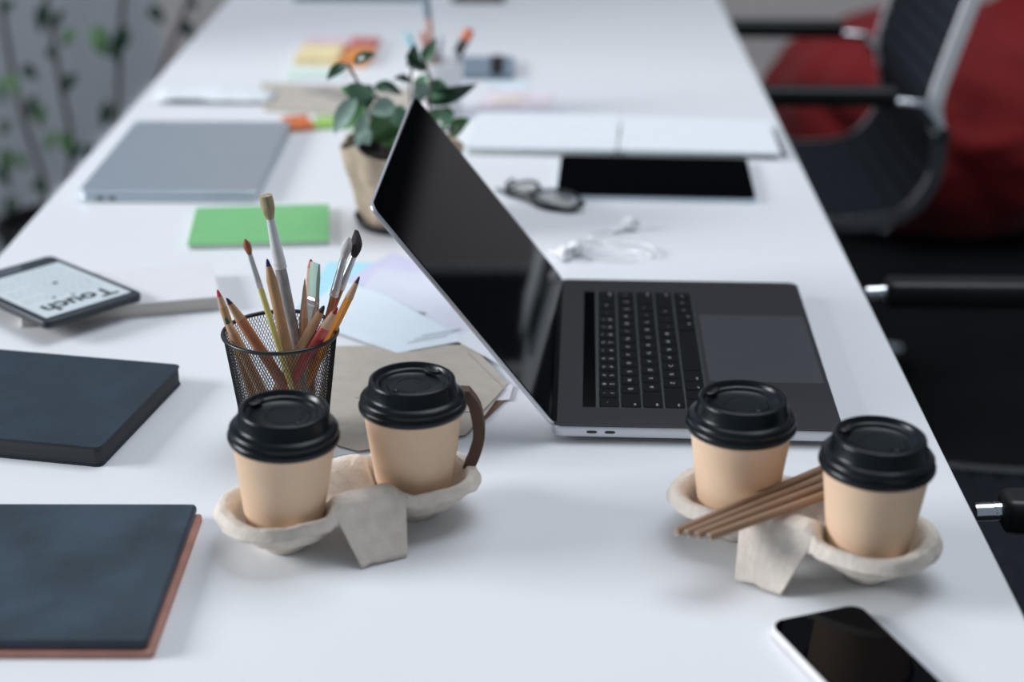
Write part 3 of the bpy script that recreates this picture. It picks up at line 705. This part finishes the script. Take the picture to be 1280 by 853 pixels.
LEAVES_D = [([-0.201, 1.8, 0.934], [-0.176, 1.79, 0.946], 0.012, 0), ([-0.208, 1.8, 0.932], [-0.23, 1.79, 0.917], 0.014, 0), ([-0.195, 1.8, 0.912], [-0.2, 1.79, 0.89], 0.030, 2),
 ([-0.189, 1.83, 0.903], [-0.191, 1.82, 0.876], 0.022, 0), ([-0.199, 1.79, 0.898], [-0.223, 1.78, 0.86], 0.020, 3), ([-0.192, 1.81, 0.885], [-0.216, 1.8, 0.86], 0.020, 1),
 ([-0.186, 1.86, 0.894], [-0.154, 1.85, 0.887], 0.016, 0), ([-0.157, 1.79, 0.891], [-0.184, 1.78, 0.884], 0.022, 3), ([-0.161, 1.82, 0.844], [-0.179, 1.81, 0.885], 0.045, 1),
 ([-0.178, 1.85, 0.827], [-0.153, 1.84, 0.877], 0.045, 1), ([-0.189, 1.8, 0.879], [-0.201, 1.79, 0.841], 0.016, 3), ([-0.194, 1.79, 0.86], [-0.185, 1.78, 0.848], 0.018, 3),
 ([-0.143, 1.88, 0.913], [-0.14, 1.87, 0.939], 0.016, 0), ([-0.128, 1.88, 0.909], [-0.151, 1.87, 0.916], 0.014, 0), ([-0.146, 1.86, 0.9], [-0.163, 1.85, 0.905], 0.010, 0),
 ([-0.132, 1.9, 0.866], [-0.072, 1.89, 0.889], 0.020, 0), ([-0.13, 1.9, 0.882], [-0.101, 1.89, 0.878], 0.024, 2), ([-0.097, 1.86, 0.864], [-0.116, 1.85, 0.866], 0.010, 0),
 ([-0.102, 1.86, 0.837], [-0.078, 1.85, 0.859], 0.020, 1), ([-0.123, 1.85, 0.849], [-0.095, 1.84, 0.867], 0.030, 2), ([-0.133, 1.86, 0.876], [-0.141, 1.85, 0.9], 0.026, 3),
 ([-0.135, 1.9, 0.897], [-0.131, 1.89, 0.877], 0.022, 2), ([-0.143, 1.79, 0.882], [-0.161, 1.78, 0.872], 0.024, 2), ([-0.215, 1.82, 0.894], [-0.207, 1.81, 0.905], 0.012, 1),
 ([-0.133, 1.92, 0.907], [-0.119, 1.91, 0.937], 0.016, 2), ([-0.116, 1.92, 0.857], [-0.132, 1.91, 0.886], 0.022, 0)]
STEM_D = [[[-0.169, 1.84, 0.800], [-0.183, 1.84, 0.847], [-0.197, 1.84, 0.885], [-0.202, 1.84, 0.902], [-0.207, 1.80, 0.930]],
 [[-0.163, 1.84, 0.800], [-0.145, 1.84, 0.869], [-0.145, 1.85, 0.894], [-0.144, 1.87, 0.911]],
 [[-0.159, 1.84, 0.800], [-0.128, 1.86, 0.847], [-0.125, 1.87, 0.877], [-0.124, 1.88, 0.896], [-0.131, 1.88, 0.916]],
 [[-0.152, 1.84, 0.800], [-0.12, 1.84, 0.843], [-0.095, 1.84, 0.85]], [[-0.167, 1.84, 0.800], [-0.172, 1.84, 0.868], [-0.188, 1.83, 0.898]]]
P0 = Vector((-0.155, 1.84, T))
pl = thing('potted_plant', 'small green plant in a tan paper wrapped pot behind the laptop screen', 'plant', P0)
bm = bmesh.new(); N = 60; L = []
for k in range(15):
    s = k / 14; z = 0.004 + 0.090 * s
    ring = []
    for i in range(N):
        a = 2 * PI * i / N; r = 0.045 + 0.022 * s ** 0.8 + 0.003 * math.sin(a * 9 + s * 2) * (0.4 + s) + 0.003 * noise.noise(Vector((math.cos(a) * 3, math.sin(a) * 3, s * 6)))
        zt = z + (0.010 * noise.noise(Vector((math.cos(a) * 2.2, math.sin(a) * 2.2, 5))) * s * s)
        ring.append((r * math.cos(a), r * math.sin(a), zt))
    L.append(ring)
L += [[(x * 0.96, y * 0.96, z) for x, y, z in L[-1]], [(x * 0.90, y * 0.90, 0.06) for x, y, z in L[-1]]]
stack(bm, L, True, False); obj('wrapper', bm, M_burlap, pl)
bm = bmesh.new(); lathe(bm, [(0.052, 0.0), (0.056, 0.010), (0.054, 0.010), (0.050, 0.002)], 40, cap1=True); obj('saucer', bm, M_blackp, pl)
bm = bmesh.new(); lathe(bm, [(0.0535, 0.058), (0.0565, 0.083), (0.0575, 0.083), (0.0578, 0.085), (0.0555, 0.086), (0.0530, 0.072), (0.03, 0.074), (0.0, 0.075)], 40, cap1=False); obj('soil_pot', bm, M_soil, pl, label='black inner pot with soil')
for s in STEM_D:
    bm = bmesh.new(); tube(bm, smooth_path([Vector(p) - P0 for p in s], 4), 0.0017, 6); obj('stem', bm, M_stem, pl)
for i, (b, t_, w, c) in enumerate(LEAVES_D):
    bm = leaf_bm(Vector(b) - P0, Vector(t_) - P0, w, seed=i); obj('leaf', bm, M_leaf[c], pl)

# ------------------------------------------------------------------ tall plant by the grey wall
LEAVES_L = [([-0.997, 3.4, 0.688], [-1.008, 3.37, 0.626], 0.028, 0), ([-0.949, 3.35, 0.678], [-0.964, 3.32, 0.64], 0.022, 0), ([-0.945, 3.38, 0.635], [-0.96, 3.35, 0.604], 0.024, 1),
 ([-0.91, 3.42, 0.632], [-0.885, 3.39, 0.573], 0.040, 1), ([-0.826, 3.36, 0.645], [-0.86, 3.33, 0.587], 0.034, 0), ([-0.862, 3.42, 0.586], [-0.861, 3.39, 0.553], 0.020, 0),
 ([-1.063, 3.3, 0.56], [-1.036, 3.27, 0.519], 0.030, 1), ([-1.087, 3.33, 0.54], [-1.07, 3.3, 0.498], 0.020, 1), ([-1.057, 3.4, 0.553], [-1.022, 3.37, 0.531], 0.026, 0),
 ([-0.941, 3.36, 0.547], [-0.957, 3.33, 0.511], 0.032, 0), ([-1.045, 3.42, 0.488], [-1.056, 3.39, 0.441], 0.022, 0), ([-1.045, 3.44, 0.463], [-1.038, 3.41, 0.419], 0.026, 1),
 ([-0.886, 3.4, 0.482], [-0.9, 3.37, 0.431], 0.030, 0), ([-0.992, 3.4, 0.414], [-0.956, 3.37, 0.362], 0.032, 1), ([-0.994, 3.36, 0.425], [-1.009, 3.33, 0.391], 0.022, 1),
 ([-0.943, 3.38, 0.402], [-0.968, 3.35, 0.359], 0.026, 0), ([-1.102, 3.35, 0.393], [-1.073, 3.32, 0.351], 0.030, 1), ([-1.097, 3.3, 0.373], [-1.07, 3.27, 0.332], 0.024, 0),
 ([-1.107, 3.44, 0.358], [-1.076, 3.41, 0.324], 0.020, 1), ([-0.811, 3.5, 0.656], [-0.778, 3.47, 0.626], 0.030, 0), ([-0.73, 3.5, 0.67], [-0.709, 3.47, 0.652], 0.024, 0),
 ([-0.75, 3.5, 0.623], [-0.716, 3.47, 0.596], 0.030, 0), ([-1.062, 3.4, 0.684], [-1.079, 3.37, 0.661], 0.030, 0), ([-0.928, 3.4, 0.388], [-0.937, 3.37, 0.349], 0.020, 0),
 ([-1.096, 3.38, 0.444], [-1.104, 3.35, 0.418], 0.022, 0), ([-1.01, 3.42, 0.585], [-0.987, 3.39, 0.566], 0.020, 0), ([-1.046, 3.36, 0.322], [-1.015, 3.33, 0.296], 0.030, 0), ([-1.091, 3.36, 0.286], [-1.106, 3.33, 0.256], 0.030, 0)]
STEM_L = [[[-1.053, 3.42, 0.15], [-0.899, 3.42, 0.348], [-0.88, 3.42, 0.435], [-0.862, 3.42, 0.586], [-0.837, 3.42, 0.74]], [[-1.053, 3.42, 0.15], [-0.984, 3.42, 0.348], [-0.992, 3.42, 0.519], [-1.008, 3.42, 0.76]],
 [[-1.06, 3.42, 0.15], [-1.048, 3.42, 0.294], [-1.076, 3.42, 0.433], [-1.092, 3.42, 0.585], [-1.098, 3.42, 0.74]], [[-1.045, 3.42, 0.15], [-0.882, 3.42, 0.348], [-0.763, 3.46, 0.587], [-0.713, 3.48, 0.70]]]
P1 = Vector((-1.03, 3.42, 0))
tp = thing('floor_plant', 'leafy floor plant in a black pot by the grey wall', 'plant', P1)
bm = bmesh.new(); lathe(bm, [(0.095, 0), (0.120, 0.19), (0.128, 0.195), (0.128, 0.215), (0.118, 0.215), (0.112, 0.19), (0.0, 0.185)], 40, cap1=False); obj('pot', bm, M_blackp, tp)
for s in STEM_L:
    bm = bmesh.new(); tube(bm, smooth_path([Vector(p) - P1 for p in s], 5), 0.0055, 6); obj('stem', bm, M_branch, tp)
for i, (b, t_, w, c) in enumerate(LEAVES_L):
    bm = leaf_bm(Vector(b) - P1, Vector(t_) - P1, w, seed=i + 50); obj('leaf', bm, M_leafb if c else M_leaf[0], tp)

# ------------------------------------------------------------------ pen holder behind the plant
H0 = Vector((-0.145, 2.33, T))
ph2 = thing('pen_holder', 'white pen holder half hidden behind the small plant', 'pen holder', H0)
bm = bmesh.new(); lathe(bm, [(0.030, 0), (0.034, 0.002), (0.038, 0.075), (0.036, 0.076), (0.032, 0.005), (0, 0.005)], 40, cap1=False); obj('holder_body', bm, M_earwhite, ph2)
def pen(name, label, cat, a, b, r, bodym, capm, capl, grp):
    A = H0 + Vector(a); D = Vector(b) - Vector(a)
    t = thing(name, label, cat, A, 0, grp); t.rotation_euler = D.to_track_quat('Z', 'Y').to_euler(); l = D.length
    bm = bmesh.new(); lathe(bm, [(r * .8, 0), (r, 0.003), (r, l - capl)], 16); obj('barrel', bm, bodym, t)
    bm = bmesh.new(); lathe(bm, [(r * 1.05, l - capl), (r * 1.05, l - capl * .3), (r * .6, l), (0.0001, l)], 16); obj('cap', bm, capm, t)
g = 'pens in the white pen holder'
pen('pen', 'long grey-blue pen standing tallest in the white pen holder', 'pen', (0.002, 0.01, 0.006), (-0.016, -0.005, 0.190), 0.0052, lead('paleorange', (0.72, 0.45, 0.38)), lead('slate', (0.25, 0.32, 0.38)), 0.055, g)
pen('pen', 'light blue pen at the left of the white pen holder', 'pen', (0.004, -0.01, 0.006), (-0.040, -0.02, 0.118), 0.0050, M_cyan, M_cyan, 0.03, g)
pen('pen', 'pink pencil in the middle of the white pen holder', 'pen', (0.010, -0.015, 0.006), (-0.018, -0.024, 0.120), 0.0045, lead('blush', (0.70, 0.48, 0.42)), lead('rose', (0.60, 0.25, 0.22)), 0.03, g)
pen('marker', 'black marker with an orange end leaning right in the white pen holder', 'marker', (-0.012, 0.0, 0.006), (0.048, -0.005, 0.120), 0.0070, M_blackp, lead('coral', (0.75, 0.18, 0.08)), 0.016, g)
pen('marker', 'white marker leaning right in the white pen holder', 'marker', (-0.004, 0.016, 0.006), (0.026, -0.018, 0.088), 0.0085, M_earwhite, M_earwhite, 0.03, g)
pen('pen', 'silver grey pen in the white pen holder', 'pen', (-0.01, -0.008, 0.006), (0.004, 0.024, 0.105), 0.0065, M_steel, lead('palegrey', (0.62, 0.66, 0.70)), 0.03, g)

# ------------------------------------------------------------------ far desk items
def flat(name, label, cat, pts, z0, z1, m, group=None):
    bm = bmesh.new(); quad_sheet(bm, pts, T + z0, z1 - z0); o = obj(name, bm, m, smooth=False); return tag(o, label, cat, group)


S = lead
flat('sticky_note_pad', 'pale yellow sticky pad at the far left', 'sticky notes', rect(-0.352, 2.665, 0.068, 0.10, 0.0), 0.0, 0.012, S('paleyellow', (0.92, 0.76, 0.42)))
flat('sticky_note_pad', 'pale pink sticky pad lying behind the yellow one', 'sticky notes', rect(-0.348, 2.745, 0.075, 0.055, 0.0), 0.0, 0.012, S('palepink', (0.82, 0.62, 0.68)))
flat('sticky_note_pad', 'orange sticky pad beside the pale yellow one', 'sticky notes', rect(-0.291, 2.650, 0.044, 0.09, -0.1), 0.0, 0.011, S('stickyorange', (0.75, 0.28, 0.07)))
flat('sticky_note_pad', 'salmon red sticky pad behind the orange one', 'sticky notes', rect(-0.293, 2.740, 0.048, 0.075, -0.12), 0.0, 0.011, S('salmon', (0.62, 0.20, 0.18)))
flat('sticky_note_pad', 'pale mint paper in front of the yellow sticky pad', 'sticky notes', rect(-0.345, 2.555, 0.085, 0.06, 0.05), 0.0, 0.003, S('mint', (0.70, 0.84, 0.76)))
flat('kraft_envelope', 'kraft envelope on the far table left of the plant', 'envelope', [(-0.390, 2.330), (-0.190, 2.290), (-0.180, 2.460), (-0.420, 2.490)], 0.0, 0.003, M_kraft)
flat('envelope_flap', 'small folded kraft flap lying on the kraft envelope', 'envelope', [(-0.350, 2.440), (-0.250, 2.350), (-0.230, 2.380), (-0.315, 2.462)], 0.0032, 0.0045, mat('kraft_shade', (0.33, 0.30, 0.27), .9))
flat('sticky_note_pad', 'orange-red sticky notes in front of the kraft envelope', 'sticky notes', rect(-0.332, 2.255, 0.035, 0.060, 0.3), 0.0, 0.007, S('orangered', (0.68, 0.17, 0.04)))
flat('sticky_note_pad', 'lime green sticky notes in front of the kraft envelope', 'sticky notes', rect(-0.282, 2.262, 0.055, 0.050, 0.1), 0.0, 0.006, S('lime', (0.36, 0.60, 0.13)))
flat('sticky_note_pad', 'dull red sticky notes beside the lime green ones', 'sticky notes', rect(-0.225, 2.262, 0.050, 0.055, 0.1), 0.0, 0.004, S('dullred', (0.45, 0.10, 0.08)))
# crumpled clear wrapper
bm = bmesh.new(); Gx, Gy = 14, 8; vv = []
for i in range(Gx + 1):
    r_ = []
    for j in range(Gy + 1):
        x = -0.095 + 0.17 * i / Gx; y = -0.035 + 0.07 * j / Gy
        h = 0.004 + 0.010 * abs(noise.noise(Vector((x * 40, y * 40, 2)))) * (1 - abs(2 * i / Gx - 1) ** 3)
        r_.append(bm.verts.new((x, y, h)))
    vv.append(r_)
for i in range(Gx):
    for j in range(Gy): bm.faces.new((vv[i][j], vv[i + 1][j], vv[i + 1][j + 1], vv[i][j + 1]))
o = obj('crumpled_wrapper', bm, M_white); o.location = (-0.42, 2.455, T + 0.001); o.modifiers.new('s', 'SOLIDIFY').thickness = 0.0006; tag(o, 'crumpled white wrapper left of the kraft envelope', 'wrapper')
o.location = (-0.462, 2.40, T + 0.001)
# second phone or card case on the far table
cp = thing('card_case', 'grey-blue case with a black stripe lying far behind the plant', 'case', (-0.085, 2.585, T), 0.02)
bm = bmesh.new(); rbox(bm, -0.065, 0.045, -0.06, 0.06, 0, 0.010, 0.006, 0.002); obj('shell', bm, mat('slate_blue', (0.20, 0.25, 0.31), .5), cp)
bm = bmesh.new(); rbox(bm, 0.008, 0.028, -0.061, 0.061, 0.0098, 0.0112, 0.002, 0.0004); obj('stripe', bm, M_blackp, cp)
flat('pink_paper', 'pale pink paper sheet right of the small plant', 'paper', [(-0.095, 2.345), (0.015, 2.350), (0.020, 2.440), (-0.075, 2.470)], 0.0, 0.001, S('palerose', (0.80, 0.70, 0.76)))
flat('peach_paper', 'pale peach paper slip on the pink sheet', 'paper', [(-0.070, 2.375), (-0.025, 2.375), (-0.022, 2.425), (-0.065, 2.430)], 0.0012, 0.002, S('peach', (0.80, 0.70, 0.64)))
flat('pale_blue_paper', 'pale blue paper behind the pink sheet', 'paper', [(-0.080, 2.475), (-0.020, 2.475), (-0.018, 2.515), (-0.075, 2.515)], 0.0, 0.001, S('iceblue', (0.72, 0.82, 0.88)))
flat('lavender_paper', 'pale lavender paper between the pink sheet and the white stacks', 'paper', [(-0.100, 2.298), (0.035, 2.296), (0.035, 2.340), (-0.095, 2.340)], 0.0, 0.001, S('palelav', (0.68, 0.70, 0.82)))
bm = bmesh.new(); rbox(bm, -0.12, 0.12, 0, 0.20, 0, 0.015, 0.008, 0.002); o = obj('closed_laptop', bm, mat('slate_blue', (0.20, 0.25, 0.31), .5)); o.location = (-0.34, 3.138, T); tag(o, 'slate grey closed laptop at the very top of the picture, left half', 'laptop')
bm = bmesh.new(); rbox(bm, -0.05, 0.05, 0, 0.09, 0, 0.012, 0.008, 0.002); o = obj('small_notebook', bm, mat('maroon_cover', (0.07, 0.02, 0.025), .6)); o.location = (-0.115, 3.125, T); tag(o, 'maroon notebook at the very top of the picture, behind the plant', 'notebook')

# ------------------------------------------------------------------ office chairs
def make_chair(label, loc, rz):
    """side profile in x-z, chair faces -x, width along y; origin on the floor under the seat"""
    t = thing('office_chair', label, 'chair', loc, rz, 'black mesh office chairs with chrome frames')
    hw = 0.243
    prof = [(-0.27, 0.440), (-0.20, 0.455), (0.0, 0.440), (0.13, 0.440), (0.195, 0.462), (0.232, 0.515), (0.238, 0.57), (0.228, 0.62), (0.225, 0.66), (0.245, 0.74), (0.27, 0.83), (0.30, 0.95)]
    P = smooth_path([(x, 0, z) for x, z in prof], 5)
    for sy in (-1, 1):
        cut = 33
        for nm, a0, a1, mm in (('seat_rail', 0, cut + 1, M_dimchrome), ('back_rail', cut, len(P), M_rail)):
            bm = bmesh.new(); L = []
            for i in range(a0, a1):
                p = P[i]; a = P[max(i - 1, 0)]; b = P[min(i + 1, len(P) - 1)]; tt = (b - a).normalized(); nn = Vector((-tt.z, 0, tt.x))
                L.append([tuple(p + nn * u + Vector((0, sy * hw + v, 0))) for u, v in ((-0.011, -0.008), (0.011, -0.008), (0.011, 0.008), (-0.011, 0.008))])
            stack(bm, L); obj(nm, bm, mm, t)
        # arm rest
        ar = smooth_path([(0.236, sy * (hw + 0.012), 0.600), (0.205, sy * (hw + 0.02), 0.640), (0.165, sy * (hw + 0.022), 0.655), (-0.13, sy * (hw + 0.022), 0.665), (-0.172, sy * (hw + 0.022), 0.665), (-0.186, sy * (hw + 0.022), 0.664)], 5)
        bm = bmesh.new(); tube(bm, ar, 0.0085, 10); a_ = obj('arm', bm, M_chrome, t)
        bm = bmesh.new(); rbox(bm, -0.165, 0.155, sy * (hw + 0.022) - 0.019, sy * (hw + 0.022) + 0.019, 0.650, 0.682, 0.010, 0.008, seg=3); obj('arm_pad', bm, M_blackp, a_)
        bm = bmesh.new(); tube(bm, [(0.236, sy * (hw - 0.01), 0.600), (0.236, sy * (hw + 0.028), 0.600)], 0.014, 14); obj('arm_joint', bm, M_chrome, t)
    # ribbed sling: one continuous cloth with ribs
    bm = bmesh.new(); rows = []
    nr = len(P)
    fine = []
    for i in range(nr - 1):
        for k in range(6): fine.append(P[i].lerp(P[i + 1], k / 6))
    fine.append(P[-1]); acc = 0
    for i, p in enumerate(fine):
        a = fine[max(i - 1, 0)]; b = fine[min(i + 1, len(fine) - 1)]; tt = (b - a).normalized(); nn = Vector((-tt.z, 0, tt.x))
        if i: acc += (fine[i] - fine[i - 1]).length
        rib = 0.0055 * abs(math.sin(acc / 0.032 * PI))
        rows.append([[tuple(p + nn * (s + (rib if s > 0 else -rib)) + Vector((0, y, 0))) for y in (-hw + 0.008, hw - 0.008)] for s in (0.003, -0.003)])
    T0 = [[bm.verts.new(q) for q in r[0]] for r in rows]; B0 = [[bm.verts.new(q) for q in r[1]] for r in rows]
    for i in range(len(rows) - 1):
        bm.faces.new((T0[i][0], T0[i][1], T0[i + 1][1], T0[i + 1][0])); bm.faces.new((B0[i][0], B0[i + 1][0], B0[i + 1][1], B0[i][1]))
        for j in (0, 1): bm.faces.new((T0[i][j], T0[i + 1][j], B0[i + 1][j], B0[i][j]))
    for i in (0, -1): bm.faces.new((T0[i][0], T0[i][1], B0[i][1], B0[i][0]))
    obj('seat_sling', bm, M_mesh, t)
    for xx, zz_ in ((-0.24, 0.43), (0.16, 0.43), (0.298, 0.945)):
        bm = bmesh.new(); tube(bm, [(xx, -hw, zz_), (xx, hw, zz_)], 0.009, 10); obj('crossbar', bm, M_chrome, t)
    bm = bmesh.new(); rbox(bm, -0.12, 0.10, -0.09, 0.09, 0.385, 0.422, 0.02, 0.005); obj('seat_mount', bm, M_blackp, t)
    bm = bmesh.new(); lathe(bm, [(0.028, 0.09), (0.028, 0.22), (0.020, 0.225), (0.020, 0.386)], 24); obj('gas_column', bm, M_chrome, t)
    for k in range(5):
        a = 2 * PI * k / 5 + 0.3; c, s = math.cos(a), math.sin(a)
        bm = bmesh.new(); tube(bm, [(0.02 * c, 0.02 * s, 0.105), (0.16 * c, 0.16 * s, 0.095), (0.29 * c, 0.29 * s, 0.070)], [0.022, 0.017, 0.012], 10); lg_ = obj('leg', bm, M_chrome, t)
        bm = bmesh.new(); tube(bm, [(0.29 * c - 0.02 * s, 0.29 * s + 0.02 * c, 0.0285), (0.29 * c + 0.02 * s, 0.29 * s - 0.02 * c, 0.0285)], 0.0275, 18); tube(bm, [(0.29 * c, 0.29 * s, 0.03), (0.29 * c, 0.29 * s, 0.068)], 0.007, 8); obj('caster', bm, M_blackp, lg_)
    return t


make_chair('black mesh office chair with chrome frame in front of the red bean bag', (0.432, 3.000, 0), 0.0)
make_chair('black mesh office chair nearest the camera, at the right picture edge', (0.562, 1.556, 0), 0.0)

# ------------------------------------------------------------------ bean bag
bb = thing('bean_bag', 'dark red fabric bean bag on the floor by the pale wall', 'bean bag', (1.05, 4.25, 0))
bm = bmesh.new(); bmesh.ops.create_icosphere(bm, subdivisions=6, radius=1)
for v in bm.verts:
    d = v.co.normalized(); a = math.atan2(d.y, d.x)
    fold = 0.050 * abs(math.sin(a * 5.5 + 2.5 * d.z + 1.5 * noise.noise(d * 1.5))) * max(0, 1 - abs(d.z) ** 2) + 0.035 * abs(math.sin(a * 9 - 3 * d.z)) * max(0, d.z) * (1 - d.z) + 0.05 * noise.noise(d * 2.2) + 0.02 * noise.noise(d * 6)
    r = 1 + fold - 0.03
    z = d.z * r
    zz_ = 0.27 + 0.255 * z if z > 0 else 0.27 + 0.27 * max(z * 1.25, -1.0)
    gather = 0.10 * math.exp(-((d.x - 0.35) ** 2 + (d.y + .1) ** 2) / 0.03) * (d.z > 0)
    v.co = Vector((d.x * r * 0.47, d.y * r * 0.45, max(zz_ + gather, 0.001)))
obj('bag', bm, M_bag, bb)
bm = bmesh.new(); pts = [(0.47 * math.cos(a) * 0.80, 0.45 * math.sin(a) * 0.80, 0.27 + 0.29 * 0.60 + 0.0) for a in [2 * PI * i / 48 for i in range(48)]]
tube(bm, [(0.155, -0.045, 0.57), (0.165, -0.04, 0.615), (0.20, -0.05, 0.625), (0.225, -0.05, 0.60)], [0.02, 0.012, 0.012, 0.010], 10); obj('handle_loop', bm, M_bag, bb)
